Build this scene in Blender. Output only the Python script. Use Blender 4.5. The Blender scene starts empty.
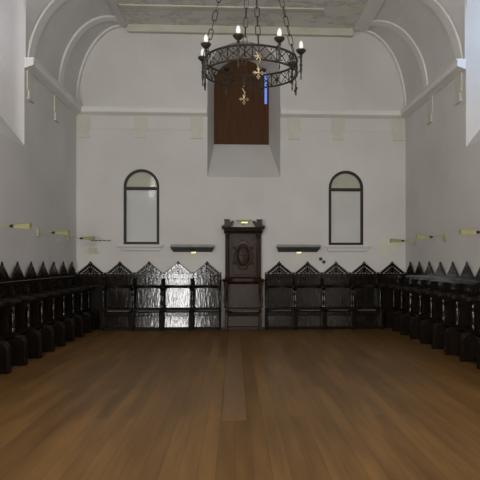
import bpy, bmesh, math, random
from mathutils import Vector, Matrix
random.seed(7)
PI = math.pi
C = bpy.context.scene.collection
S = bpy.context.scene

# ------------------------------------------------------------------ room numbers (metres)
XL, XR, D, YF = -3.55, 3.935, 13.68, -3.0      # left wall, right wall, far wall, wall behind the camera
MX = 0.5 * (XL + XR)
ZC, ZT, CW = 4.95, 6.81, 1.07                  # top of cornice, flat ceiling, width of the cove
YL, YR = 10.35, 10.05                          # far edges of the side window embrasures
ZS = 3.46                                      # their sill height
PITCH = 0.65

# ------------------------------------------------------------------ camera
cam = bpy.data.cameras.new('camera')
cam.sensor_width = 36.0
cam.lens = 600.9 / 480 * 36
cam.shift_x = -0.0525
cam.shift_y = 0.0435
cam.clip_start = 0.05
co = bpy.data.objects.new('camera', cam)
co.location = (0, 0, 1.52)
co.rotation_euler = (PI / 2, 0, -0.0507)
C.objects.link(co)
S.camera = co

# ------------------------------------------------------------------ world, daylight, exposure
S.view_settings.view_transform = 'Standard'
S.view_settings.look = 'None'
S.view_settings.gamma = 1
S.view_settings.use_curve_mapping = False
S.view_settings.exposure = 0.0
w = bpy.data.worlds.new('sky')
S.world = w
w.use_nodes = True
w.node_tree.nodes['Background'].inputs[0].default_value = (0.17, 0.29, 0.85, 1)
w.node_tree.nodes['Background'].inputs[1].default_value = 1.0


def area(name, loc, direction, sx, sy, power, col):
    l = bpy.data.lights.new(name, 'AREA')
    l.shape = 'RECTANGLE'
    l.size = sx
    l.size_y = sy
    l.energy = power
    l.color = col
    o = bpy.data.objects.new(name, l)
    o.location = loc
    o.rotation_euler = Vector(direction).to_track_quat('-Z', 'Y').to_euler()
    C.objects.link(o)
    return o


area('daylight_window_left', (XL - 0.84, YL - 0.83, 5.30), (1, 0, 0), 1.15, 1.3, 6.5, (1.0, 0.96, 0.84))
area('daylight_window_right', (XR + 0.84, YR - 0.83, 5.30), (-1, 0, 0), 1.15, 1.3, 18, (0.42, 0.66, 1.0))
area('fill_rear_left', (XL + 0.06, 1.6, 4.6), (1, 0, -0.15), 1.5, 2.2, 105, (0.98, 0.98, 0.94))  # added fill lamp with no window behind it, brightens floor and far wall
area('fill_rear_right', (XR - 0.06, 1.6, 4.6), (-1, 0, -0.15), 1.5, 2.2, 105, (0.97, 0.98, 0.96))  # matching added fill on the right, no window in the wall here
area('fill_rear_high', (0.6, YF + 0.06, 4.5), (0, 1, 0), 2.4, 2.2, 275, (1.0, 0.98, 0.95))  # added fill high on the unseen wall, makes the floor darken with distance
area('daylight_doorway', (-2.75, YF + 0.06, 1.5), (0, 1, 0), 0.85, 2.8, 400, (1.0, 0.98, 0.95))


# ------------------------------------------------------------------ materials
def nodes(name):
    m = bpy.data.materials.new(name)
    m.use_nodes = True
    nt = m.node_tree
    return m, nt, nt.nodes['Principled BSDF']


def N(nt, t, **kw):
    n = nt.nodes.new(t)
    for k, v in kw.items():
        if k in n.inputs:
            n.inputs[k].default_value = v
        else:
            setattr(n, k, v)
    return n


def ramp(nt, stops):
    r = nt.nodes.new('ShaderNodeValToRGB')
    e = r.color_ramp.elements
    e[0].position, e[0].color = stops[0][0], (*stops[0][1], 1)
    e[1].position, e[1].color = stops[-1][0], (*stops[-1][1], 1)
    for p, c in stops[1:-1]:
        x = e.new(p)
        x.color = (*c, 1)
    return r


def pos(nt, scale=(1, 1, 1), loc=(0, 0, 0)):
    g = nt.nodes.new('ShaderNodeNewGeometry')
    mp = nt.nodes.new('ShaderNodeMapping')
    mp.inputs['Scale'].default_value = scale
    mp.inputs['Location'].default_value = loc
    nt.links.new(g.outputs['Position'], mp.inputs['Vector'])
    return mp.outputs['Vector']


def noisy(name, c1, c2, scale, rough, pscale=(1, 1, 1), bump=0.0, bscale=None, bps=None, metal=0.0, detail=4, coat=0.0, spec=0.5):
    m, nt, b = nodes(name)
    L = nt.links.new
    n = N(nt, 'ShaderNodeTexNoise', Scale=scale, Detail=detail)
    L(pos(nt, pscale), n.inputs['Vector'])
    r = ramp(nt, [(0.3, c1), (0.7, c2)])
    L(n.outputs['Fac'], r.inputs['Fac'])
    L(r.outputs['Color'], b.inputs['Base Color'])
    b.inputs['Roughness'].default_value = rough
    b.inputs['Metallic'].default_value = metal
    b.inputs['Coat Weight'].default_value = coat
    b.inputs['Coat Roughness'].default_value = 0.15
    b.inputs['Specular IOR Level'].default_value = spec
    if bump:
        n2 = N(nt, 'ShaderNodeTexNoise', Scale=bscale or scale, Detail=3)
        L(pos(nt, bps or pscale), n2.inputs['Vector'])
        bp = N(nt, 'ShaderNodeBump', Strength=bump, Distance=0.01)
        L(n2.outputs['Fac'], bp.inputs['Height'])
        L(bp.outputs['Normal'], b.inputs['Normal'])
        L(bp.outputs['Normal'], b.inputs['Coat Normal'])
    return m


M = {}
M['plaster'] = noisy('plaster', (0.60, 0.583, 0.558), (0.67, 0.653, 0.628), 0.9, 0.9, bump=0.15, bscale=14)
M['trim'] = noisy('painted_trim', (0.71, 0.70, 0.67), (0.77, 0.76, 0.73), 1.5, 0.85)
M['corbel'] = noisy('stained_corbel', (0.575, 0.56, 0.48), (0.63, 0.612, 0.54), 3, 0.9)
M['beam'] = noisy('stained_beam', (0.52, 0.50, 0.40), (0.62, 0.60, 0.52), 2.2, 0.9)
M['wood'] = noisy('dark_varnished_wood', (0.006, 0.004, 0.0026), (0.014, 0.009, 0.006), 3, 0.40, pscale=(6, 6, 0.8), bump=0.12, bscale=5, bps=(5, 5, 1.0), spec=0.06)
M['panelwood'] = noisy('crinkled_varnish_panel', (0.007, 0.005, 0.003), (0.018, 0.012, 0.008), 3, 0.10, pscale=(6, 6, 0.8), bump=0.20, bscale=6, bps=(4, 4, 0.9), spec=0.38)
M['throne'] = noisy('throne_walnut', (0.020, 0.010, 0.005), (0.044, 0.022, 0.012), 4, 0.35, pscale=(5, 5, 1), bump=0.15, spec=0.16)
M['carved'] = noisy('carved_walnut', (0.03, 0.018, 0.010), (0.06, 0.036, 0.02), 4, 0.30, spec=0.5)  # throne walnut made lighter, carving highlights partly put into the colour
M['turned'] = noisy('polished_turned_wood', (0.008, 0.005, 0.003), (0.02, 0.013, 0.008), 3, 0.12, spec=0.8)
M['shutter'] = noisy('brown_shutter_wood', (0.062, 0.027, 0.011), (0.098, 0.044, 0.018), 3, 0.6, pscale=(8, 8, 0.4), spec=0.12)
M['frame'] = noisy('window_frame_wood', (0.016, 0.012, 0.008), (0.028, 0.022, 0.014), 4, 0.5, spec=0.3)
M['iron'] = noisy('wrought_iron', (0.016, 0.013, 0.010), (0.045, 0.038, 0.028), 20, 0.45, metal=0.4)
M['gilt'] = noisy('tarnished_gilt', (0.30, 0.24, 0.14), (0.50, 0.42, 0.27), 30, 0.4, metal=0.7)
M['brass'] = noisy('green_brass', (0.31, 0.30, 0.12), (0.39, 0.37, 0.18), 12, 0.5)
M['blind'] = noisy('pale_blind', (0.55, 0.56, 0.54), (0.62, 0.63, 0.61), 1.2, 0.8)
M['blind_green'] = noisy('olive_pane_backing', (0.42, 0.42, 0.33), (0.50, 0.50, 0.40), 2, 0.8)
M['grey'] = noisy('grey_enamel', (0.22, 0.22, 0.21), (0.27, 0.27, 0.26), 5, 0.5)
M['patch'] = noisy('cream_filler', (0.65, 0.63, 0.53), (0.72, 0.70, 0.61), 6, 0.95)
M['yellowfill'] = noisy('yellow_damp_filler', (0.50, 0.47, 0.30), (0.60, 0.57, 0.43), 8, 0.95)
M['black'] = noisy('black_plastic', (0.008, 0.008, 0.008), (0.015, 0.015, 0.015), 5, 0.5)
M['wire'] = noisy('dark_wire', (0.02, 0.018, 0.012), (0.04, 0.035, 0.02), 5, 0.6)
M['ivory'] = noisy('milky_bulb', (0.80, 0.80, 0.77), (0.85, 0.85, 0.82), 5, 0.25)
M['ivory'].node_tree.nodes['Principled BSDF'].inputs['Emission Color'].default_value = (1, 0.98, 0.92, 1)
M['ivory'].node_tree.nodes['Principled BSDF'].inputs['Emission Strength'].default_value = 0.12  # faint glow added to the milk glass to raise its brightness
M['glow'] = noisy('warm_reading_bulb', (0.9, 0.85, 0.4), (0.95, 0.9, 0.5), 5, 0.3)
M['glow'].node_tree.nodes['Principled BSDF'].inputs['Emission Color'].default_value = (1, 0.95, 0.45, 1)
M['glow'].node_tree.nodes['Principled BSDF'].inputs['Emission Strength'].default_value = 1.0

# glass
m, nt, b = nodes('window_glass')
tr = nt.nodes.new('ShaderNodeBsdfTransparent')
gl = N(nt, 'ShaderNodeBsdfGlossy', Roughness=0.05)
mx = nt.nodes.new('ShaderNodeMixShader')
mx.inputs[0].default_value = 0.015
nt.links.new(tr.outputs[0], mx.inputs[1])
nt.links.new(gl.outputs[0], mx.inputs[2])
nt.links.new(mx.outputs[0], nt.nodes['Material Output'].inputs[0])
M['glass'] = m

# ceiling: plaster with damp stains
m, nt, b = nodes('ceiling_plaster')
L = nt.links.new
n1 = N(nt, 'ShaderNodeTexNoise', Scale=1.6, Detail=7, Roughness=0.65)
L(pos(nt, (1, 1.3, 1), (3.1, 0.4, 0)), n1.inputs['Vector'])
r1 = ramp(nt, [(0.42, (0.70, 0.68, 0.65)), (0.50, (0.66, 0.64, 0.61)), (0.545, (0.48, 0.46, 0.43)), (0.59, (0.68, 0.66, 0.61))])
L(n1.outputs['Fac'], r1.inputs['Fac'])
n2 = N(nt, 'ShaderNodeTexNoise', Scale=2.1, Detail=4)
L(pos(nt, (1, 1, 1), (9, 2, 0)), n2.inputs['Vector'])
r2 = ramp(nt, [(0.56, (0, 0, 0)), (0.72, (0.8, 0.8, 0.8))])
L(n2.outputs['Fac'], r2.inputs['Fac'])
mixc = N(nt, 'ShaderNodeMixRGB')
mixc.inputs['Color2'].default_value = (0.66, 0.64, 0.48, 1)
L(r2.outputs['Color'], mixc.inputs['Fac'])
L(r1.outputs['Color'], mixc.inputs['Color1'])
L(mixc.outputs['Color'], b.inputs['Base Color'])
b.inputs['Roughness'].default_value = 0.9
M['ceiling'] = m

# floor boards run along the room
m, nt, b = nodes('floor_boards')
L = nt.links.new
g = nt.nodes.new('ShaderNodeNewGeometry')
sep = nt.nodes.new('ShaderNodeSeparateXYZ')
L(g.outputs['Position'], sep.inputs[0])
cmb = nt.nodes.new('ShaderNodeCombineXYZ')
L(sep.outputs['Y'], cmb.inputs['X'])
L(sep.outputs['X'], cmb.inputs['Y'])
br = nt.nodes.new('ShaderNodeTexBrick')
br.offset = 0.37
br.inputs['Scale'].default_value = 1.0
br.inputs['Brick Width'].default_value = 3.6
br.inputs['Row Height'].default_value = 0.135
br.inputs['Mortar Size'].default_value = 0.0022
br.inputs['Mortar Smooth'].default_value = 0.3
br.inputs['Bias'].default_value = 0.0
br.inputs['Color1'].default_value = (0.122, 0.063, 0.020, 1)
br.inputs['Color2'].default_value = (0.178, 0.094, 0.030, 1)
br.inputs['Mortar'].default_value = (0.07, 0.036, 0.013, 1)
L(cmb.outputs[0], br.inputs['Vector'])
ng = N(nt, 'ShaderNodeTexNoise', Scale=3, Detail=3)
L(pos(nt, (2.4, 0.22, 1)), ng.inputs['Vector'])
rg = ramp(nt, [(0.3, (0.72, 0.72, 0.72)), (0.7, (1.2, 1.2, 1.2))])
L(ng.outputs['Fac'], rg.inputs['Fac'])
mu = nt.nodes.new('ShaderNodeMixRGB')
mu.blend_type = 'MULTIPLY'
mu.inputs['Fac'].default_value = 1
L(br.outputs['Color'], mu.inputs['Color1'])
L(rg.outputs['Color'], mu.inputs['Color2'])
L(mu.outputs['Color'], b.inputs['Base Color'])
b.inputs['Roughness'].default_value = 0.34
b.inputs['Specular IOR Level'].default_value = 0.08
bp = N(nt, 'ShaderNodeBump', Strength=0.12, Distance=0.004)
L(br.outputs['Fac'], bp.inputs['Height'])
bp.invert = True
L(bp.outputs['Normal'], b.inputs['Normal'])
M['floor'] = m
M['floorstrip'] = noisy('floor_strip_wood', (0.122, 0.062, 0.019), (0.160, 0.083, 0.027), 5, 0.40, pscale=(4, 0.4, 1))


# ------------------------------------------------------------------ mesh helpers
class MB:
    def __init__(self):
        self.bm = bmesh.new()

    def box(self, x0, x1, y0, y1, z0, z1):
        v = [self.bm.verts.new(p) for p in ((x0, y0, z0), (x1, y0, z0), (x1, y1, z0), (x0, y1, z0), (x0, y0, z1), (x1, y0, z1), (x1, y1, z1), (x0, y1, z1))]
        for f in ((0, 3, 2, 1), (4, 5, 6, 7), (0, 1, 5, 4), (1, 2, 6, 5), (2, 3, 7, 6), (3, 0, 4, 7)):
            self.bm.faces.new([v[i] for i in f])
        return self

    def rings(self, rings, closed=False, caps=True):
        vs = [[self.bm.verts.new(p) for p in r] for r in rings]
        n = len(vs[0])
        m_ = len(vs)
        for i in range(m_ if closed else m_ - 1):
            a, b_ = vs[i], vs[(i + 1) % m_]
            for k in range(n):
                self.bm.faces.new((a[k], a[(k + 1) % n], b_[(k + 1) % n], b_[k]))
        if caps and not closed:
            self.bm.faces.new(vs[0][::-1])
            self.bm.faces.new(vs[-1])
        return self

    def tube(self, pts, r, n=6, closed=False, flat=1.0):
        pts = [Vector(p) for p in pts]
        rs = r if isinstance(r, (list, tuple)) else [r] * len(pts)
        rings = []
        ref = None
        m_ = len(pts)
        for i, p in enumerate(pts):
            if closed:
                t = pts[(i + 1) % m_] - pts[i - 1]
            else:
                t = pts[min(i + 1, m_ - 1)] - pts[max(i - 1, 0)]
            t.normalize()
            if ref is None:
                ref = Vector((0, 0, 1)) if abs(t.z) < 0.9 else Vector((1, 0, 0))
            a = t.cross(ref)
            if a.length < 1e-4:
                a = t.cross(Vector((0.3, 1, 0.2)))
            a.normalize()
            b_ = a.cross(t).normalized()
            ref = b_
            rings.append([p + (a * math.cos(2 * PI * k / n) + b_ * math.sin(2 * PI * k / n) * flat) * rs[i] for k in range(n)])
        return self.rings(rings, closed)

    def lathe(self, prof, c=(0, 0, 0), n=14):
        rings = []
        for r_, z in prof:
            rings.append([(c[0] + max(r_, 1e-4) * math.cos(2 * PI * k / n), c[1] + max(r_, 1e-4) * math.sin(2 * PI * k / n), c[2] + z) for k in range(n)])
        return self.rings(rings)

    def prism(self, poly, axis, a0, a1):
        """poly: 2D outline; axis 'x' -> (y,z), 'y' -> (x,z), 'z' -> (x,y)"""
        def P(u, v, a):
            return {'x': (a, u, v), 'y': (u, a, v), 'z': (u, v, a)}[axis]
        A = [self.bm.verts.new(P(u, v, a0)) for u, v in poly]
        B = [self.bm.verts.new(P(u, v, a1)) for u, v in poly]
        n = len(poly)
        for k in range(n):
            self.bm.faces.new((A[k], A[(k + 1) % n], B[(k + 1) % n], B[k]))
        self.bm.faces.new(A[::-1])
        self.bm.faces.new(B)
        return self

    def ball(self, c, r, sx=1, sy=1, sz=1, seg=10):
        m_ = Matrix.Translation(Vector(c)) @ Matrix.Diagonal((r * sx, r * sy, r * sz, 1))
        bmesh.ops.create_uvsphere(self.bm, u_segments=seg, v_segments=max(5, seg * 2 // 3), radius=1, matrix=m_)
        return self

    def quad(self, *p):
        self.bm.faces.new([self.bm.verts.new(q) for q in p])
        return self

    def bevel(self, w_=0.004, seg=1):
        bmesh.ops.recalc_face_normals(self.bm, faces=self.bm.faces)
        es = [e for e in self.bm.edges if len(e.link_faces) == 2 and e.calc_face_angle(0) > 0.6]
        bmesh.ops.bevel(self.bm, geom=es, offset=w_, segments=seg, affect='EDGES', clamp_overlap=True)
        return self

    def build(self, name, mat, parent=None, smooth=False, loc=None):
        bmesh.ops.recalc_face_normals(self.bm, faces=self.bm.faces)
        me = bpy.data.meshes.new(name)
        self.bm.to_mesh(me)
        self.bm.free()
        me.materials.append(M[mat] if isinstance(mat, str) else mat)
        if smooth:
            for p in me.polygons:
                p.use_smooth = True
            me.set_sharp_from_angle(angle=0.7)
        o = bpy.data.objects.new(name, me)
        C.objects.link(o)
        if parent:
            o.parent = parent
        if loc:
            o.location = loc
        return o


def tag(o, label=None, cat=None, group=None):
    if label: o['label'] = label
    if cat: o['category'] = cat
    if group: o['group'] = group
    return o


def struct(o, label=None):
    o['kind'] = 'structure'
    if label:
        o['label'] = label
        o['category'] = o.name.split('.')[0].split('_')[0]
    return o


def thing(name, label, cat, loc=(0, 0, 0), rz=0, group=None):
    o = bpy.data.objects.new(name, None)
    C.objects.link(o)
    o.empty_display_size = 0.1
    o.location = loc
    o.rotation_euler = (0, 0, rz)
    return tag(o, label, cat, group)


def dup(root, loc, rz, label, group=None):
    r = root.copy()
    C.objects.link(r)
    r.location = loc
    r.rotation_euler = (0, 0, rz)
    r['label'] = label
    if group: r['group'] = group
    for ch in list(root.children):
        c = ch.copy()
        C.objects.link(c)
        c.parent = r
        for gch in list(ch.children):
            d_ = gch.copy()
            C.objects.link(d_)
            d_.parent = c
    return r


def wall_with_holes(mb, outer, holes, f):
    """planar sheet with holes; f maps 2D -> 3D"""
    bm = mb.bm
    es = []
    for loop in [outer] + holes:
        vs = [bm.verts.new(f(*p)) for p in loop]
        for i in range(len(vs)):
            es.append(bm.edges.new((vs[i], vs[(i + 1) % len(vs)])))
    bmesh.ops.triangle_fill(bm, use_beauty=True, use_dissolve=False, edges=es)


def arch(x0, x1, z0, zs, rise, n=14):
    """closed outline: bottom left, bottom right, then arch from right to left"""
    c, a = (x0 + x1) / 2, (x1 - x0) / 2
    p = [(x0, z0), (x1, z0)]
    for k in range(n + 1):
        t = PI * k / n
        p.append((c + a * math.cos(t), zs + rise * math.sin(t)))
    return p


def loft(mb, A, B):
    a = [mb.bm.verts.new(p) for p in A]
    b_ = [mb.bm.verts.new(p) for p in B]
    n = len(a)
    for k in range(n):
        mb.bm.faces.new((a[k], a[(k + 1) % n], b_[(k + 1) % n], b_[k]))


# ------------------------------------------------------------------ floor
o = MB().box(XL - 0.1, XR + 0.1, YF - 0.1, D + 0.1, -0.1, 0).build('floor', 'floor')
struct(o)
o = MB().box(-0.12, 0.11, 5.74, D - 0.6, -0.001, 0.0025).build('trim_1', 'floorstrip')
struct(o)

# ------------------------------------------------------------------ far wall, embrasure and the two small window recesses
W1 = arch(-2.50, -1.70, 1.89, 3.19, 0.40)
W2 = arch(2.15, 2.95, 1.88, 3.19, 0.40)
EO = arch(-0.62, 1.04, 3.42, 5.72, 0.80, 18)
EI = arch(-0.50, 0.83, 4.34, 5.78, 0.62, 18)
cove = [(CW * (1 - math.cos(PI / 2 * k / 12)), (ZT - ZC) * math.sin(PI / 2 * k / 12)) for k in range(13)]
mb = MB()
wall_with_holes(mb, [(XL, 0), (XR, 0), (XR, ZT + 0.02), (XL, ZT + 0.02)], [W1, W2, EO], lambda x, z: (x, D, z))
loft(mb, [(x, D, z) for x, z in EO], [(x, D + 0.9, z) for x, z in EI])
for W in (W1, W2):
    loft(mb, [(x, D, z) for x, z in W], [(x, D + 0.07, z) for x, z in W])
struct(mb.build('wall_back', 'plaster', smooth=False))

# ------------------------------------------------------------------ side walls with the tall splayed windows
for side, X, s, Y in (('left', XL, -1, YL), ('right', XR, 1, YR)):
    H = arch(Y - 1.66, Y, ZS, 5.70, 0.80, 18)
    HI = arch(Y - 1.43, Y - 0.25, ZS + 1.25, 5.70, 0.60, 18)
    mb = MB()
    wall_with_holes(mb, [(YF, 0), (D, 0), (D, ZT + 0.02), (YF, ZT + 0.02)], [H], lambda y, z: (X, y, z))
    loft(mb, [(X, y, z) for y, z in H], [(X + s * 0.9, y, z) for y, z in HI])
    struct(mb.build('wall_' + side, 'plaster'))
    # glazed window at the outer end of the embrasure
    win = thing('window_%d' % (3 if s < 0 else 4), None, None, (X + s * 0.92, Y - 0.84, ZS + 1.25))
    struct(win)
    fr = MB()
    rel = [(y - Y + 0.84, z - ZS - 1.25) for y, z in HI]
    fr.tube([(0, y, z) for y, z in rel], 0.03, 4, closed=True)
    for yy in (-0.2, 0.2):
        fr.tube([(0, yy, 0), (0, yy, 1.75)], 0.014, 4)
    for zz in (0.5, 1.0, 1.4):
        fr.tube([(0, -0.58, zz), (0, 0.58, zz)], 0.014, 4)
    fr.build('window_frame', 'frame', win)
    gm = MB()
    gm.bm.faces.new([gm.bm.verts.new((s * 0.02, y, z)) for y, z in rel])
    gm.build('pane', 'glass', win)

# wall behind the camera with the doorway
mb = MB()
wall_with_holes(mb, [(XL, 0), (XR, 0), (XR, ZT + 0.02), (XL, ZT + 0.02)], [[(-3.35, 0.001), (-2.15, 0.001), (-2.15, 3.0), (-3.35, 3.0)]], lambda x, z: (x, YF, z))
struct(mb.build('wall_front', 'plaster'))

# ------------------------------------------------------------------ ceiling: flat field, coves towards the far wall
mb = MB()
mb.quad((XL - 0.02, YF, ZT), (XR + 0.02, YF, ZT), (XR + 0.02, D, ZT), (XL - 0.02, D, ZT))
struct(mb.build('ceiling', 'ceiling'))
for s, X, Y, name in ((1, XL, YL, 'ceiling_left'), (-1, XR, YR, 'ceiling_right')):
    mb = MB()
    prof = [(X + s * max(a, 0.02), ZC + b_, Y + 0.22 + 1.35 * (k / 12) ** 1.25) for k, (a, b_) in enumerate(cove)]
    for i in range(len(prof) - 1):
        (a0, z0, y0), (a1, z1, y1) = prof[i], prof[i + 1]
        mb.quad((a0, y0, z0), (a1, y1, z1), (a1, D, z1), (a0, D, z0))
        # groin surface from the diagonal rib to the head of the side window
        mb.quad((a0, y0, z0), (a1, y1, z1), (X + s * 0.02, Y + 0.002, z1), (X + s * 0.02, Y + 0.002, z0))
        mb.quad((X + s * 0.02, Y + 0.002, z0), (X + s * 0.02, Y + 0.002, z1), (X, Y, z1), (X, Y, z0))
    mb.quad((prof[0][0], Y, ZC), (prof[0][0], prof[0][2], ZC), (prof[0][0], prof[0][2], ZC + 0.01), (prof[0][0], Y, ZC + 0.01))
    struct(mb.build(name, 'plaster', smooth=True))


# ribs of the coves: flat bands standing 5 cm proud of the cove
def rib(name, X, s, y_of, half, mat='trim', th=0.04):
    rings = []
    n = 16
    for k in range(n + 1):
        t = PI / 2 * k / n
        a, z = CW * (1 - math.cos(t)), (ZT - ZC) * math.sin(t)
        nx, nz = math.cos(t) * (ZT - ZC), math.sin(t) * CW
        nx, nz = math.sin(PI / 2 - t) / CW, math.sin(t) / (ZT - ZC)
        l = math.hypot(nx, nz)
        nx, nz = nx / l, nz / l            # points into the room: +x, -z
        y = y_of(k / n)
        h = half
        p0 = (X + s * a, ZC + z)
        p1 = (X + s * (a + nx * th), ZC + z - nz * th)
        rings.append([(p0[0], y - h, p0[1]), (p0[0], y + h, p0[1]), (p1[0], y + h, p1[1]), (p1[0], y - h, p1[1])])
    mb = MB()
    mb.rings(rings)
    return struct(mb.build(name, mat, smooth=True))


n_trim = [2]


def tn():
    n_trim[0] += 1
    return 'trim_%d' % n_trim[0]


for s, X, Y in ((1, XL, YL), (-1, XR, YR)):
    rib(tn(), X, s, lambda t: D - 0.06, 0.06)
    yb = 12.35 if s > 0 else 12.1
    rib(tn(), X, s, lambda t: yb + (13.3 - yb) * t ** 1.6, 0.11)
    rib(tn(), X, s, lambda t: Y + 0.22 + 1.35 * t ** 1.25, 0.13)
    # lengthwise beam at the cove's top
    xb = X + s * CW
    wb_ = 0.07 if s > 0 else 0.15
    struct(MB().box(xb - wb_, xb + wb_, YF, D - 0.13, ZT - 0.05, ZT).build(tn(), 'plaster' if s > 0 else 'trim'))
struct(MB().box(XL + CW + 0.09, XR - CW - 0.17, D - 0.13, D, ZT - 0.16, ZT).build(tn(), 'beam'))
struct(MB().box(XL + CW + 0.09, XR - CW - 1.0, 12.50, 12.68, ZT - 0.03, ZT).build(tn(), 'beam'))
# shallow pilaster strips on the tympanum
for xx in (-2.13, 2.60):
    struct(MB().prism([(xx - 0.07, ZC), (xx + 0.07, ZC), (xx + 0.12, ZT - 0.17), (xx - 0.12, ZT - 0.17)], 'y', D - 0.015, D).build(tn(), 'plaster'))

# ------------------------------------------------------------------ cornices
cor = [(0, -0.16), (0.03, -0.16), (0.05, -0.145), (0.13, -0.12), (0.15, -0.105), (0.15, -0.012), (0.165, -0.006), (0.165, 0.012), (0, 0.012)]
for x0, x1 in ((XL, -0.62), (1.04, XR)):
    struct(MB().prism([(D - a, ZC + z) for a, z in cor], 'x', x0, x1).build(tn(), 'trim'))
    # thin painted string under the cornice
    struct(MB().box(x0, x1, D - 0.012, D, 4.49, 4.505).build(tn(), 'plaster'))
struct(MB().prism([(XL + a, ZC + z) for a, z in cor], 'y', YL, D).build(tn(), 'trim'))
struct(MB().prism([(XR - a, ZC + z) for a, z in cor], 'y', YR, D).build(tn(), 'trim'))


def corbel(x, y, rz):
    m_ = MB()
    z1 = ZC - 0.16
    m_.box(-0.15, 0.15, -0.018, 0, z1 - 0.33, z1)
    m_.box(-0.10, 0.10, -0.026, 0, z1 - 0.46, z1 - 0.33)
    m_.box(-0.13, 0.13, -0.036, 0, z1 - 0.50, z1 - 0.46)
    q = m_.build(tn(), 'corbel')
    q.location = (x, y, 0)
    q.rotation_euler = (0, 0, rz)
    struct(q)


for x in (XL + 0.16, -2.11, -0.86, 1.35, 2.37, XR - 0.16):
    corbel(x, D, 0)
for y in (12.15, 10.62):
    corbel(XL, y, PI / 2)
for y in (11.91, 10.37):
    corbel(XR, y, -PI / 2)


# ------------------------------------------------------------------ small arched windows of the far wall
def arched_window(name, x0, x1, z0, sillx):
    win = struct(thing(name, None, None, ((x0 + x1) / 2, D, z0)))
    w_ = (x1 - x0) / 2
    zs = 3.19 - z0
    out = arch(-w_, w_, 0, zs, w_, 20)
    inn = arch(-w_ + 0.06, w_ - 0.06, 0.06, zs, w_ - 0.06, 20)
    m_ = MB()
    bm = m_.bm
    R = []
    for loop, y in ((out, 0.045), (out, -0.005), (inn, -0.005), (inn, 0.045)):
        R.append([bm.verts.new((x, y, z)) for x, z in loop])
    n = len(out)
    for i in range(4):
        a, b_ = R[i], R[(i + 1) % 4]
        for k in range(n):
            bm.faces.new((a[k], a[(k + 1) % n], b_[(k + 1) % n], b_[k]))
    fr = m_.build('window_frame', 'frame', win)
    MB().box(-w_ + 0.05, w_ - 0.05, 0.0, 0.045, zs - 0.07, zs).bevel().build('transom', 'frame', win)
    # panes
    a = w_ - 0.055
    MB().box(-a, a, 0.03, 0.034, 0.05, zs - 0.06).build('pane', 'glass', win)
    top = [(a * math.cos(PI * k / 16), zs - 0.01 + a * math.sin(PI * k / 16)) for k in range(17)]
    MB().prism(top, 'y', 0.03, 0.034).build('pane', 'glass', win)
    MB().box(-w_ - 0.02, w_ + 0.02, 0.05, 0.065, 0, zs).build('blind', 'blind', win)
    top = [((w_ + 0.02) * math.cos(PI * k / 16), zs + (w_ + 0.02) * math.sin(PI * k / 16)) for k in range(17)]
    MB().prism(top, 'y', 0.05, 0.065).build('lunette_panel', 'blind_green', win)
    s0, s1 = sillx[0] - (x0 + x1) / 2, sillx[1] - (x0 + x1) / 2
    m_ = MB()
    m_.box(s0, s1, -0.09, 0, -0.06, 0)
    m_.box(s0 + 0.06, s1 - 0.06, -0.05, 0, -0.14, -0.06)
    m_.bevel(0.006).build('window_sill', 'plaster', win)


arched_window('window_1', -2.50, -1.70, 1.89, (-2.62, -1.60))
arched_window('window_2', 2.15, 2.95, 1.88, (2.05, 3.10))

# ------------------------------------------------------------------ brown shutter in the central embrasure
sh = thing('window_shutter', 'brown wooden shutter closing the deep central window recess above the throne', 'shutter', (0.145, D + 0.906, 4.30))
x0, x1 = -0.70, 0.5799
bw = (x1 - x0) / 6
m_ = MB()
for i in range(6):
    m_.box(x0 + i * bw + (0.003 if i else 0), x0 + (i + 1) * bw - (0.003 if i < 5 else 0), 0.0, 0.035, 0, 2.20)
m_.box(x0, x1, 0.010, 0.03, 0, 2.20)
m_.build('board_panel', 'shutter', sh)
MB().box(0.5801, 0.72, 0.0, 0.035, 0, 1.03).box(0.640, 0.72, 0.0, 0.035, 1.03, 2.20).box(0.5801, 0.640, 0.0, 0.035, 1.98, 2.20).build('edge_board', 'shutter', sh)
MB().box(-0.64, 0.68, -0.016, -0.001, 0.042, 0.062).build('bottom_rail', 'frame', sh)


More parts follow.
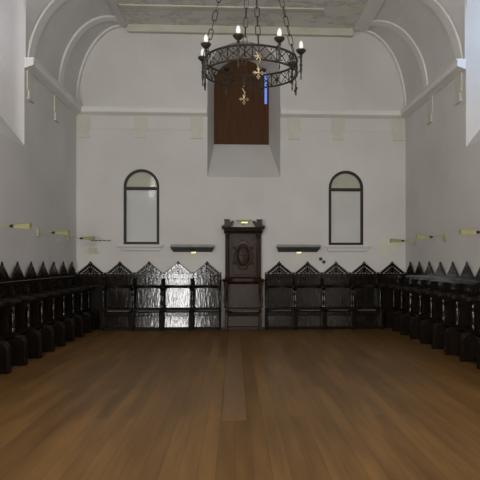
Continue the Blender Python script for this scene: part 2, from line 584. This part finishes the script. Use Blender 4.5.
# ------------------------------------------------------------------ carved crest of one stall (openwork gable)
def crest_mesh(wd=0.65, z0=1.20, z1=1.50, d0=0.035, d1=0.065, minim=True):
    m_ = MB()
    y0, y1 = -d1, -d0
    ym, r = -(d0 + d1) / 2, 0.0085
    hw = wd / 2 - 0.062
    zb, za = z0 + 0.03, z1 - 0.055
    m_.box(-wd / 2, wd / 2, y0, y1, z0, z0 + 0.028)

    def bar(xa, za_, xb, zb_, t=0.012):
        d_ = Vector((xb - xa, zb_ - za_)).normalized()
        nx, nz = -d_.y * t, d_.x * t
        m_.prism([(xa - nx, za_ - nz), (xb - nx, zb_ - nz), (xb + nx, zb_ + nz), (xa + nx, za_ + nz)], 'y', y0, y1)

    # rising edges built as small steps with a scallop on each
    for s in (-1, 1):
        bar(s * hw, zb, 0, za, 0.017)
        bar(s * hw * 0.62, zb, 0, zb + (za - zb) * 0.62, 0.013)
        bar(s * hw * 0.30, zb, 0, zb + (za - zb) * 0.30, 0.013)
        for k in range(1, 5):
            t = k / 5
            bar(s * hw * (1 - t), zb + (za - zb) * t, s * hw * (1 - t) * 0.45, zb + (za - zb) * t * 0.35, 0.009)
        for k in range(7):
            t = (k + 0.35) / 7
            m_.ball((s * hw * (1 - t) + s * 0.008, ym, zb + (za - zb) * t + 0.018), 0.023, 1, 0.75, 1, 7)
        m_.ball((s * (wd / 2 - 0.018), ym, z0 + 0.045), 0.018, 1, 0.8, 1.1, 7)
    bar(0, zb, 0, za + 0.01, 0.015)
    for x, z, rr in ((0, z1 - 0.012, 0.022), (-0.026, z1 - 0.042, 0.019), (0.026, z1 - 0.042, 0.019)):
        m_.ball((x, ym, z), rr, 1, 0.8, 1.1, 8)
    return m_


def tilt_box(m_, x0, x1, za, zb, da, db, th=0.02):
    m_.prism([(-da, za), (-da + th, za), (-db + th, zb), (-db, zb)], 'x', x0, x1)


DIV = [(0, 0), (0.53, 0)] + [(0.40 + 0.13 * math.cos(PI * 0.80 * k / 10), 0.315 + 0.135 * math.sin(PI * 0.80 * k / 10)) for k in range(11)] + \
      [(0.285, 0.44), (0.285, 0.52), (0.275, 0.60), (0.27, 0.68), (0.285, 0.76), (0.32, 0.83), (0.37, 0.88), (0.41, 0.912), (0, 0.912)]


def divider_parts(root, x):
    dv = MB().prism([(-d_, z) for d_, z in DIV], 'x', x - 0.0195, x + 0.0195).bevel(0.005).build('divider', 'wood', root)
    m_ = MB()
    path = [(0.50, 0.04), (0.50, 0.30)] + [(0.40 + 0.10 * math.cos(PI * k / 10), 0.315 + 0.105 * math.sin(PI * k / 10)) for k in range(11)] + [(0.30, 0.30), (0.30, 0.04)]
    sx = -1 if x > 0 else 1
    m_.tube([(x + sx * 0.020, -d_, z) for d_, z in path], 0.012, 6)
    m_.tube([(x - sx * 0.0165, -d_, z) for d_, z in path], 0.0032, 4)
    m_.build('arch_moulding', 'turned', dv, smooth=True)
    m_ = MB()
    prof = [(0.014, 0.475), (0.0195, 0.50), (0.012, 0.52), (0.015, 0.56), (0.0195, 0.62), (0.018, 0.68), (0.013, 0.74), (0.012, 0.79), (0.019, 0.81), (0.013, 0.83), (0.018, 0.87), (0.0195, 0.912)]
    m_.lathe(prof, (x, -0.335, 0), 12)
    m_.build('baluster', 'turned', dv, smooth=True)
    m_ = MB()
    m_.box(x - 0.018, x + 0.018, -0.085, 0, 0.975, 1.125)
    m_.lathe([(0.010, 0.975), (0.017, 0.99), (0.0195, 1.02), (0.015, 1.05), (0.010, 1.07), (0.017, 1.09), (0.016, 1.12)], (x, -0.105, 0), 10)
    m_.build('post', 'wood', dv, smooth=True)


def stall(label, end=False):
    t = thing('choir_stall', label, 'choir stall')
    h = PITCH / 2 - 0.0005
    crest_mesh().build('crest', 'panelwood', t)
    m_ = MB()
    m_.box(-h, h, -0.06, 0, 1.125, 1.20)
    m_.box(-h, h, -0.085, -0.06, 1.165, 1.20)
    m_.box(-h, h, -0.04, 0, 0.97, 1.125)
    m_.box(-0.27, 0.27, -0.052, -0.04, 1.0, 1.10)
    m_.bevel(0.004).build('frieze', 'panelwood', t)
    # capping rail, scooped between the arm ends
    pts = [(-h, 0), (h, 0), (h, -0.43), (h - 0.02, -0.455), (h - 0.055, -0.45), (h - 0.075, -0.40)]
    for k in range(9):
        q = PI * k / 8
        pts.append((0.235 * math.cos(q), -0.30 + 0.13 * math.sin(q)))
    pts += [(-h + 0.075, -0.40), (-h + 0.055, -0.45), (-h + 0.02, -0.455), (-h, -0.43)]
    MB().prism(pts, 'z', 0.914, 0.972).bevel(0.010, 2).build('arm_rail', 'wood', t)
    m_ = MB()
    tilt_box(m_, -h, h, 0.47, 0.912, 0.095, 0.071)
    for x in (-0.27, 0.27):
        tilt_box(m_, x - 0.015, x + 0.015, 0.47, 0.912, 0.107, 0.083, 0.03)
    m_.bevel(0.003).build('back_panel', 'panelwood', t)
    MB().box(-0.295, 0.295, -0.37, -0.03, 0.43, 0.468).bevel(0.008, 2).build('seat', 'wood', t)
    m_ = MB()
    tilt_box(m_, -0.296, 0.296, 0.06, 0.30, 0.335, 0.305)
    for k in range(5):
        pass
    m_.prism([(-0.29, 0.29), (-0.33, 0.295), (-0.352, 0.305), (-0.350, 0.38), (-0.33, 0.40), (-0.29, 0.40)], 'x', -0.296, 0.296)
    m_.build('apron', 'panelwood', t)
    MB().box(-0.296, 0.296, -0.36, -0.29, 0.0, 0.058).bevel(0.005).build('plinth', 'wood', t)
    divider_parts(t, -PITCH / 2 + 0.0205)
    divider_parts(t, PITCH / 2 - 0.0205)
    return t


proto = stall('x')
first = [True]


def place(loc, rz, label, group):
    if first[0]:
        first[0] = False
        proto.location = loc
        proto.rotation_euler = (0, 0, rz)
        proto['label'] = label
        proto['group'] = group
        return proto
    return dup(proto, loc, rz, label, group)


ordn = ['first', 'second', 'third', 'fourth', 'fifth', 'sixth', 'seventh', 'eighth', 'ninth', 'tenth']
notes = {1: 'with bright window glare on its glossy back panel', 2: 'with the brightest white glare of all on its back panel', 0: 'right beside the tall throne', 3: 'mostly dark, below the left arched window'}
for k in range(4):
    place((XL + PITCH * (4.5 - k), D, 0), 0, 'dark far-wall stall, %s left of the throne, %s' % (ordn[k], {0: 'glinting back panel', 1: 'brightest white glare on its panel', 2: 'streaky grey glare on its panel', 3: 'mostly unlit panel'}[k]), 'choir stalls along the far wall')
for k in range(4):
    place((XR - PITCH * (4.5 - k), D, 0), 0, 'dark far-wall stall, %s right of the throne, %s' % (ordn[k], {0: 'brownish sheen on its panel', 1: 'unlit back panel', 2: 'below the right arched window', 3: 'beside the corner panelling'}[k]), 'choir stalls along the far wall')
for k in range(9):
    y = D - 0.54 - PITCH * k
    place((XL, y, 0), PI / 2, 'dark choir stall on the left wall, %s from the far corner' % ordn[k], 'choir stalls along the left wall')
for k in range(9):
    y = D - 0.54 - PITCH * k
    place((XR, y, 0), -PI / 2, 'dark choir stall on the right wall, %s from the far corner' % ordn[k], 'choir stalls along the right wall')

# panelling in the two far corners, where no one can sit
for xc, lab in ((XL + PITCH / 2, 'dark panelling with openwork crest in the far left corner'), (XR - PITCH / 2, 'dark panelling with openwork crest in the far right corner')):
    t = thing('corner_panelling', lab, 'wall panelling', (xc, D, 0), 0, 'corner panelling between stall rows')
    h = PITCH / 2 - 0.001
    crest_mesh().build('crest', 'wood', t)
    m_ = MB()
    m_.box(-h, h, -0.06, 0, 1.125, 1.20).box(-h, h, -0.04, 0, 0.975, 1.125)
    m_.bevel(0.004).build('frieze', 'panelwood', t)
    MB().box(-h, h, -0.12, 0, 0.914, 0.972).bevel(0.008).build('arm_rail', 'wood', t)
    m_ = MB()
    m_.box(-h, h, -0.05, 0, 0.0, 0.912)
    m_.box(-h, h, -0.07, -0.05, 0.43, 0.47).box(-h, h, -0.07, -0.05, 0, 0.06)
    m_.build('back_panel', 'wood', t)

# ------------------------------------------------------------------ throne
t = thing('throne', 'tall dark throne with carved shield and broken pediment, centre of the far wall', 'throne', (0.19, D - 0.035, 0))
hw = 0.40
m_ = MB()
m_.box(-0.30, 0.30, -0.10, 0, 1.16, 2.14)
for x0_, x1_ in ((-0.30, -0.25), (0.25, 0.30)):
    m_.box(x0_, x1_, -0.125, -0.10, 1.16, 2.14)
m_.box(-0.25, 0.25, -0.125, -0.10, 1.16, 1.21).box(-0.25, 0.25, -0.125, -0.10, 2.08, 2.14)
up = m_.bevel(0.006).build('upper_panel', 'throne', t)
# carved cartouche
m_ = MB()
ring = [(0.185 * math.cos(a_) * (1 + 0.10 * math.cos(4 * a_)), -0.118, 1.62 + 0.255 * math.sin(a_) * (1 + 0.06 * math.cos(4 * a_))) for a_ in [2 * PI * k / 36 for k in range(36)]]
m_.tube(ring, 0.022, 8, closed=True)
for s in (-1, 1):
    for zc, r_ in ((1.80, 0.045), (1.66, 0.035), (1.46, 0.04)):
        sc = [(s * (0.19 + r_ * (1 - k / 22) * math.cos(k * 0.5)), -0.115, zc + r_ * (1 - k / 22) * math.sin(k * 0.5)) for k in range(18)]
        m_.tube(sc, 0.012, 6)
m_.tube([(-0.10, -0.115, 1.37), (-0.05, -0.12, 1.335), (0, -0.12, 1.325), (0.05, -0.12, 1.335), (0.10, -0.115, 1.37)], 0.024, 7)
m_.build('cartouche', 'carved', up, smooth=True)
m_ = MB()
m_.tube([(-0.09, -0.115, 1.885), (0, -0.13, 1.875), (0.09, -0.115, 1.885)], 0.016, 6)
for k, (xx, zz) in enumerate(((-0.09, 1.94), (-0.045, 1.965), (0, 1.985), (0.045, 1.965), (0.09, 1.94))):
    m_.tube([(xx * 0.85, -0.12, 1.885), (xx, -0.12, zz)], 0.010, 5)
    m_.ball((xx, -0.12, zz), 0.017, seg=7)
m_.build('carved_crown', 'carved', up, smooth=True)
m_ = MB()
m_.tube([(0.0, -0.142, 1.70), (0.0, -0.148, 1.54)], 0.012, 6).tube([(-0.06, -0.142, 1.64), (0.06, -0.142, 1.64)], 0.012, 6)
m_.ball((0, -0.142, 1.72), 0.02, seg=7)
m_.ball((0, -0.10, 1.62), 1.0, 0.15, 0.04, 0.22, 20)
m_.build('shield_emblem', 'throne', up, smooth=True)
for s in (-1, 1):
    m_ = MB()
    m_.box(s * 0.355 - 0.05, s * 0.355 + 0.05, -0.12, 0, 1.16, 2.14)
    m_.lathe([(0.04, 1.17), (0.045, 1.21), (0.03, 1.24), (0.032, 1.28), (0.036, 1.6), (0.028, 2.0), (0.03, 2.03), (0.045, 2.06), (0.045, 2.13)], (s * 0.355, -0.155, 0), 12)
    m_.build('pilaster', 'throne', t, smooth=True)
m_ = MB()
m_.prism([(0, 2.14), (-0.20, 2.14), (-0.22, 2.17), (-0.26, 2.19), (-0.27, 2.23), (-0.31, 2.245), (-0.31, 2.27), (0, 2.27)], 'x', -0.43, 0.43)
m_.prism([(0, 2.235), (-0.33, 2.235), (-0.34, 2.27), (0, 2.27)], 'x', -0.475, 0.475)
m_.build('cornice', 'throne', t)
for s in (-1, 1):
    m_ = MB()
    P = [(0.485, 2.27), (0.485, 2.29), (0.24, 2.41), (0.205, 2.40), (0.30, 2.27)]
    m_.prism([(s * x, z) for x, z in P], 'y', -0.33, 0)
    m_.bevel(0.005).build('pediment_half', 'throne', t)
    m_ = MB()
    m_.box(s * 0.36 - 0.055, s * 0.36 + 0.055, -0.335, -0.18, 2.30, 2.43).box(s * 0.36 - 0.068, s * 0.36 + 0.068, -0.345, -0.165, 2.415, 2.44)
    m_.bevel(0.005).build('finial_block', 'throne', t)
# arm shelf
m_ = MB()
m_.prism([(-0.47, 0), (0.47, 0), (0.47, -0.50), (0.43, -0.53), (0.39, -0.50), (0.33, -0.30), (0.22, -0.22), (-0.22, -0.22), (-0.33, -0.30), (-0.39, -0.50), (-0.43, -0.53), (-0.47, -0.50)], 'z', 1.06, 1.12)
m_.bevel(0.012, 2).build('arm_rest', 'throne', t)
m_ = MB()
m_.prism([(0, 1.0), (-0.14, 1.0), (-0.20, 1.06), (0, 1.06)], 'x', -0.44, 0.44)
m_.prism([(0, 1.12), (-0.17, 1.12), (-0.13, 1.16), (0, 1.16)], 'x', -0.41, 0.41)
m_.build('moulding', 'throne', t)
m_ = MB()
tilt_box(m_, -0.36, 0.36, 0.47, 1.0, 0.13, 0.09, 0.03)
for x in (-0.32, 0.32):
    tilt_box(m_, x - 0.03, x + 0.03, 0.47, 1.0, 0.145, 0.105, 0.03)
m_.bevel(0.004).build('lower_back_panel', 'throne', t)
MB().box(-0.35, 0.35, -0.47, -0.02, 0.43, 0.47).bevel(0.01, 2).build('seat', 'throne', t)
m_ = MB()
tilt_box(m_, -0.34, 0.34, 0.08, 0.30, 0.42, 0.40)
m_.prism([(-0.38, 0.30), (-0.43, 0.305), (-0.44, 0.34), (-0.41, 0.38), (-0.38, 0.39)], 'x', -0.34, 0.34)
m_.build('apron', 'throne', t)
MB().box(-0.34, 0.34, -0.46, -0.38, 0.0, 0.075).bevel(0.006).build('plinth', 'throne', t)
for s in (-1, 1):
    pr = [(s * 0.36 - 0.025, s * 0.36 + 0.035), ]
    m_ = MB().prism([(-d_ * 1.0 - (0.03 if d_ > 0.2 else 0), z * 1.0 if z < 0.9 else 1.06) for d_, z in DIV], 'x', s * 0.375 - 0.03, s * 0.375 + 0.03)
    sd = m_.bevel(0.006).build('side_panel', 'throne', t)
    MB().lathe([(0.025, 0.475), (0.035, 0.50), (0.022, 0.54), (0.036, 0.64), (0.03, 0.74), (0.02, 0.84), (0.034, 0.87), (0.022, 0.9), (0.036, 0.98), (0.04, 1.06)], (s * 0.40, -0.39, 0), 12).build('baluster', 'throne', sd, smooth=True)
    MB().box(s * 0.405 - 0.05, s * 0.405 + 0.05, -0.555, -0.47, 0, 0.07).bevel(0.008).build('foot', 'throne', sd)

# brass reading lamp over the throne
# ------------------------------------------------------------------ brass arm lamps
def arm_lamp(loc, rz, label, group=None, tail=False, rise=0.0, length=0.56):
    """local: wall at y=0, arm reaches towards -y"""
    t_ = thing('wall_lamp', label, 'lamp', loc, rz, group)
    m_ = MB()
    m_.box(-0.025, 0.025, -0.035, 0, -0.065, 0.065)
    m_.lathe([(0.012, -0.085), (0.022, -0.075), (0.012, -0.066)], (0, -0.018, 0), 8)
    m_.build('wall_bracket', 'brass', t_)
    MB().tube([(0, -0.01, 0.0), (0, -0.10, 0.015), (0, -(length - 0.24), 0.0)], 0.010, 6).build('arm', 'brass', t_, smooth=True)
    so = MB().lathe([(0.016, 0), (0.024, 0.02), (0.024, 0.07), (0.014, 0.085)], (0, 0, 0), 10).build('socket', 'black', t_, smooth=True)
    so.rotation_euler = (PI / 2, 0, 0)
    so.location = (0, -(length - 0.305), 0)
    # half-round shade, open below, widening to its outer end
    m_ = MB()
    A, B, A2, B2 = [], [], [], []
    for k in range(9):
        q = PI * k / 8
        A.append((0.040 * math.cos(q), -(length - 0.24), 0.055 * math.sin(q) - 0.028))
        B.append((0.062 * math.cos(q), -length, 0.088 * math.sin(q) - 0.04))
    for k in range(8, -1, -1):
        q = PI * k / 8
        A.append((0.035 * math.cos(q), -(length - 0.24), 0.050 * math.sin(q) - 0.028))
        B.append((0.057 * math.cos(q), -length, 0.083 * math.sin(q) - 0.04))
    m_.rings([A, B])
    m_.build('lamp_shade', 'brass', t_, smooth=True)
    m_ = MB()
    m_.tube([(0, -(length - 0.20), 0), (0, -(length - 0.06), -0.002)], [0.010, 0.014], 8)
    m_.build('bulb', 'ivory', t_, smooth=True)
    return t_


arm_lamp((XL, 12.99, 2.00), PI / 2, 'brass arm lamp on the left wall nearest the far corner', 'brass arm lamps')
arm_lamp((XL, 11.02, 2.03), PI / 2, 'brass arm lamp on the left wall, middle one of three', 'brass arm lamps')
arm_lamp((XL, 8.99, 2.03), PI / 2, 'brass arm lamp at the left edge of the picture, nearest the viewer', 'brass arm lamps')
arm_lamp((XR, 12.89, 1.955), -PI / 2, 'brass arm lamp on the right wall nearest the far corner', 'brass arm lamps')
arm_lamp((XR, 11.02, 1.965), -PI / 2, 'brass arm lamp on the right wall, middle one of three', 'brass arm lamps')
arm_lamp((XR, 8.86, 1.95), -PI / 2, 'brass arm lamp at the right edge of the picture, nearest the viewer', 'brass arm lamps')

# lamp on top of the throne
t = thing('reading_lamp', 'small green-brass hooded lamp glowing on top of the throne', 'lamp', (0.20, D, 2.38))
MB().box(-0.03, 0.03, -0.015, 0, -0.05, 0.06).build('wall_bracket', 'brass', t)
MB().tube([(0, -0.01, 0.02), (0, -0.15, 0.03), (0, -0.22, 0.03)], 0.008, 6).build('arm', 'wire', t)
m_ = MB()
sec = [(-0.16 - 0.045 * math.cos(PI * k / 8), 0.01 + 0.045 * math.sin(PI * k / 8)) for k in range(9)]
sec = [(y - 0.08, z) for y, z in sec]
inner = [(-0.16 - 0.08 - 0.038 * math.cos(PI * k / 8), 0.01 + 0.038 * math.sin(PI * k / 8)) for k in range(8, -1, -1)]
m_.prism(sec + inner, 'x', -0.165, 0.165)
m_.build('lamp_shade', 'brass', t, smooth=True)
MB().tube([(-0.05, -0.24, 0.0), (0.09, -0.24, 0.0)], 0.017, 8).build('bulb', 'glow', t, smooth=True)


# grey-topped hoods over the stalls beside the throne
def hood(x0_, x1_, label):
    cx_ = (x0_ + x1_) / 2
    hwid = (x1_ - x0_) / 2
    t_ = thing('lamp_hood', label, 'lamp', (cx_, D, 1.72), 0, 'dark lamp hoods beside the throne')
    m_ = MB()
    bm = m_.bm
    # wedge: the lower edge meets the wall, the front rises
    v = [(-hwid, -0.24, 0.095), (hwid, -0.24, 0.095), (hwid - 0.05, 0, 0.0), (-hwid + 0.05, 0, 0.0),
         (-hwid, -0.24, 0.115), (hwid, -0.24, 0.115), (hwid, 0, 0.145), (-hwid, 0, 0.145)]
    V = [bm.verts.new(p) for p in v]
    for f in ((0, 3, 2, 1), (4, 5, 6, 7), (0, 1, 5, 4), (1, 2, 6, 5), (2, 3, 7, 6), (3, 0, 4, 7)):
        bm.faces.new([V[i] for i in f])
    m_.build('hood_body', 'black', t_)
    MB().box(-hwid, hwid, -0.255, -0.241, 0.115, 0.165).bevel(0.003).build('front_strip', 'grey', t_)
    MB().box(-0.06, 0.06, -0.12, -0.04, 0.0, 0.035).build('socket', 'wire', t_)
    MB().tube([(-0.03, -0.10, -0.008), (0.07, -0.10, -0.008)], 0.020, 8).build('bulb', 'glow', t_, smooth=True)


hood(-1.43, -0.46, 'dark lamp hood with grey front strip on the wall left of the throne')
hood(0.94, 1.93, 'dark lamp hood with grey front strip on the wall right of the throne')

# small black boxes on the wall, filler patches, loose wires
for i, (x, z, lb) in enumerate(((1.965, 1.565, 'tiny black wall box right of the throne, the upper left of a pair'), (2.04, 1.495, 'tiny black wall box right of the throne, the lower right of a pair'))):
    m_ = MB().box(-0.036, 0.036, -0.02, 0, -0.034, 0.034).bevel(0.004)
    o = m_.build('wall_box', 'black')
    o.location = (x, D, z)
    tag(o, lb, 'wall box', 'small black wall boxes')


def blob(name, cx_, cz, rx, rz_, mat, label, seed, group=None):
    rnd = random.Random(seed)
    pts = []
    ph = [rnd.uniform(0, 6.28) for _ in range(4)]
    for k in range(40):
        a_ = 2 * PI * k / 40
        f = 1 + 0.18 * math.sin(3 * a_ + ph[0]) + 0.12 * math.sin(5 * a_ + ph[1]) + 0.07 * math.sin(9 * a_ + ph[2])
        pts.append((rx * f * math.cos(a_), rz_ * f * math.sin(a_)))
    o = MB().prism(pts, 'y', -0.004, 0).build(name, mat)
    o.location = (cx_, D, cz)
    return tag(o, label, 'plaster patch', group)


blob('plaster_patch', 3.50, 1.86, 0.22, 0.20, 'patch', 'cream filler patch on the far wall below the right far corner lamp', 3)
blob('plaster_patch', -3.20, 1.74, 0.16, 0.07, 'yellowfill', 'yellowed filler patch on the far wall above the left corner stalls', 5)
m_ = MB()
m_.tube([(XL + 0.30, D - 0.006, 1.985), (XL + 0.45, D - 0.006, 1.975), (XL + 0.60, D - 0.006, 1.978), (XL + 0.78, D - 0.006, 1.972)], 0.006, 5)
for x in (0.36, 0.44, 0.53, 0.62, 0.72):
    m_.box(XL + x - 0.012, XL + x + 0.012, D - 0.014, D, 1.963, 1.992)
tag(m_.build('cable', 'wire'), 'dark clipped cable on the far wall beside the left corner lamp', 'cable')

# ------------------------------------------------------------------ chandelier
CX, CY = 0.19, 7.0
RR = 0.536
ch = thing('chandelier', 'round wrought iron chandelier with candle bulbs hanging on four chains', 'chandelier', (CX, CY, 3.69))
for nm, z, th in (('upper_rim', 0.155, 0.013), ('lower_rim', 0.0, 0.011)):
    m_ = MB()
    m_.tube([(RR * math.cos(2 * PI * k / 64), RR * math.sin(2 * PI * k / 64), z) for k in range(64)], th, 6, closed=True)
    m_.build(nm, 'iron', ch, smooth=True)
m_ = MB()
NB = 24
for k in range(NB):
    a0, a1 = 2 * PI * k / NB, 2 * PI * (k + 1) / NB
    am = (a0 + a1) / 2

    def rp(a_, z, r_=RR):
        return (r_ * math.cos(a_), r_ * math.sin(a_), z)
    # crossed scrolls and a small stud
    m_.tube([rp(a0, 0.01), rp(a0 * 0.7 + a1 * 0.3, 0.06), rp(am, 0.078), rp(a0 * 0.3 + a1 * 0.7, 0.10), rp(a1, 0.145)], 0.0055, 4)
    m_.tube([rp(a0, 0.145), rp(a0 * 0.7 + a1 * 0.3, 0.10), rp(am, 0.078), rp(a0 * 0.3 + a1 * 0.7, 0.06), rp(a1, 0.01)], 0.0055, 4)
    m_.ball(rp(am, 0.078), 0.012, seg=6)
    for zz in (0.03, 0.125):
        m_.ball(rp(am, zz), 0.010, seg=6)
    if k % 2 == 0:
        m_.tube([rp(a0, 0.0), rp(a0, 0.155)], 0.006, 4)
m_.build('lattice_band', 'iron', ch)
A0 = math.radians(15)
for k in range(8):
    a_ = -(A0 + k * PI / 4)        # towards the camera is -y
    ca, sa = math.cos(a_), math.sin(a_)
    R2 = 0.588

    def q(r_, z):
        return (r_ * ca, r_ * sa, z)
    m_ = MB()
    m_.lathe([(0.004, -0.10), (0.010, -0.07), (0.006, -0.05), (0.016, 0.02), (0.012, 0.05), (0.020, 0.07), (0.012, 0.09), (0.013, 0.16), (0.020, 0.175), (0.014, 0.19)], q(R2, 0), 8)
    m_.tube([q(R2, 0.14), q(R2 - 0.03, 0.17), q(RR, 0.155)], 0.007, 5)
    m_.tube([q(R2, 0.02), q(R2 - 0.03, -0.01), q(RR, 0.0)], 0.007, 5)
    hd = m_.build('candle_holder', 'iron', ch, smooth=True)
    MB().lathe([(0.010, 0.19), (0.030, 0.20), (0.052, 0.222), (0.060, 0.240), (0.054, 0.246), (0.030, 0.236), (0.016, 0.235), (0.016, 0.262), (0.001, 0.262)], q(R2, 0), 14).build('drip_pan', 'iron', hd, smooth=True)
    if k in (0, 1, 2, 3, 4):
        MB().lathe([(0.018, 0.256), (0.025, 0.27), (0.027, 0.29), (0.024, 0.315), (0.015, 0.338), (0.003, 0.348)], q(R2, 0), 12).build('bulb', 'ivory', hd, smooth=True)

# pendants under the four chain points
chain_ang = [math.radians(x) for x in (83, 172, 262, 352)]
for i, an in enumerate(chain_ang):
    a_ = -an
    ca, sa = math.cos(a_), math.sin(a_)
    ta = (-sa, ca)

    def w3(u, z, out=0.0):
        return ((RR + out) * ca + u * ta[0], (RR + out) * sa + u * ta[1], z)
    m_ = MB()
    m_.tube([w3(0, 0.02), w3(0.02, -0.01), w3(0.005, -0.04), w3(-0.015, -0.06), w3(0, -0.085)], 0.007, 5)
    zc = -0.145
    for du, dz in ((1, 0), (-1, 0), (0, 1), (0, -1)):
        m_.tube([w3(0, zc), w3(du * 0.04, zc + dz * 0.045)], 0.011, 5)
        m_.ball(w3(du * 0.052, zc + dz * 0.058), 0.012, seg=6)
        m_.ball(w3(du * 0.040 + dz * 0.014, zc + dz * 0.044 + du * 0.014), 0.009, seg=6)
        m_.ball(w3(du * 0.040 - dz * 0.014, zc + dz * 0.044 - du * 0.014), 0.009, seg=6)
    m_.ball(w3(0, zc), 0.016, seg=8)
    if i == 0:
        for q_ in range(6):
            m_.tube([w3(0, 0.03, 0.012), w3(0.05 * math.cos(q_ * PI / 3), 0.03 + 0.05 * math.sin(q_ * PI / 3), 0.012)], 0.007, 5)
    m_.build('cross_pendant', 'gilt' if i in (0, 2) else 'iron', ch, smooth=True)

# leaf ornaments between candles on the band
for k in range(8):
    m_ = MB()
    a_ = -(A0 + PI / 8 + k * PI / 4)
    ca, sa = math.cos(a_), math.sin(a_)
    P0 = Vector(((RR + 0.012) * ca, (RR + 0.012) * sa, 0.078))
    T = Vector((-sa, ca, 0))
    for s in (-1, 1):
        m_.tube([P0 + Vector((0, 0, -0.04)), P0 + T * s * 0.02 + Vector((0, 0, 0.01)), P0 + T * s * 0.034 + Vector((0, 0, 0.03))], [0.004, 0.009, 0.003], 5)
    m_.tube([P0 + Vector((0, 0, -0.05)), P0 + Vector((0, 0, 0.0)), P0 + Vector((0, 0, 0.055))], [0.004, 0.011, 0.003], 5)
    m_.build('fleur_ornament', 'iron', ch, smooth=True)

APEX = Vector((0, 0, 6.13 - 3.69))


def link(mb_, c, dirv, side, ln=0.122, wd=0.026, r_=0.0055):
    dirv = dirv.normalized()
    side = (side - dirv * side.dot(dirv)).normalized()
    pts = []
    for k in range(12):
        q_ = 2 * PI * k / 12
        pts.append(c + dirv * (ln / 2 - wd) * (1 if math.cos(q_) > 0 else -1) * (0 if abs(math.cos(q_)) < 1e-6 else 1) + dirv * wd * math.cos(q_) + side * wd * math.sin(q_))
    mb_.tube(pts, r_, 5, closed=True)


for an in chain_ang:
    a_ = -an
    P0 = Vector((RR * math.cos(a_), RR * math.sin(a_), 0.165))
    V = APEX - P0
    n = int(V.length / 0.107)
    side0 = V.cross(Vector((0, 0, 1))).normalized()
    side1 = V.cross(side0).normalized()
    m_ = MB()
    for k in range(n):
        link(m_, P0 + V * ((k + 0.5) / n), V, side0 if k % 2 else side1, ln=V.length / n + 0.014)
    m_.build('chain', 'iron', ch, smooth=True)
m_ = MB()
m_.tube([APEX + Vector((0.05 * math.cos(2 * PI * k / 16), 0, 0.05 * math.sin(2 * PI * k / 16))) for k in range(16)], 0.009, 6, closed=True)
m_.tube([APEX + Vector((0, 0, 0.05)), Vector((0, 0, ZT - 3.69))], 0.010, 6)
m_.lathe([(0.06, -0.05), (0.07, -0.02), (0.03, 0.0)], (0, 0, ZT - 3.69), 12)
m_.build('ceiling_hook', 'iron', ch, smooth=True)
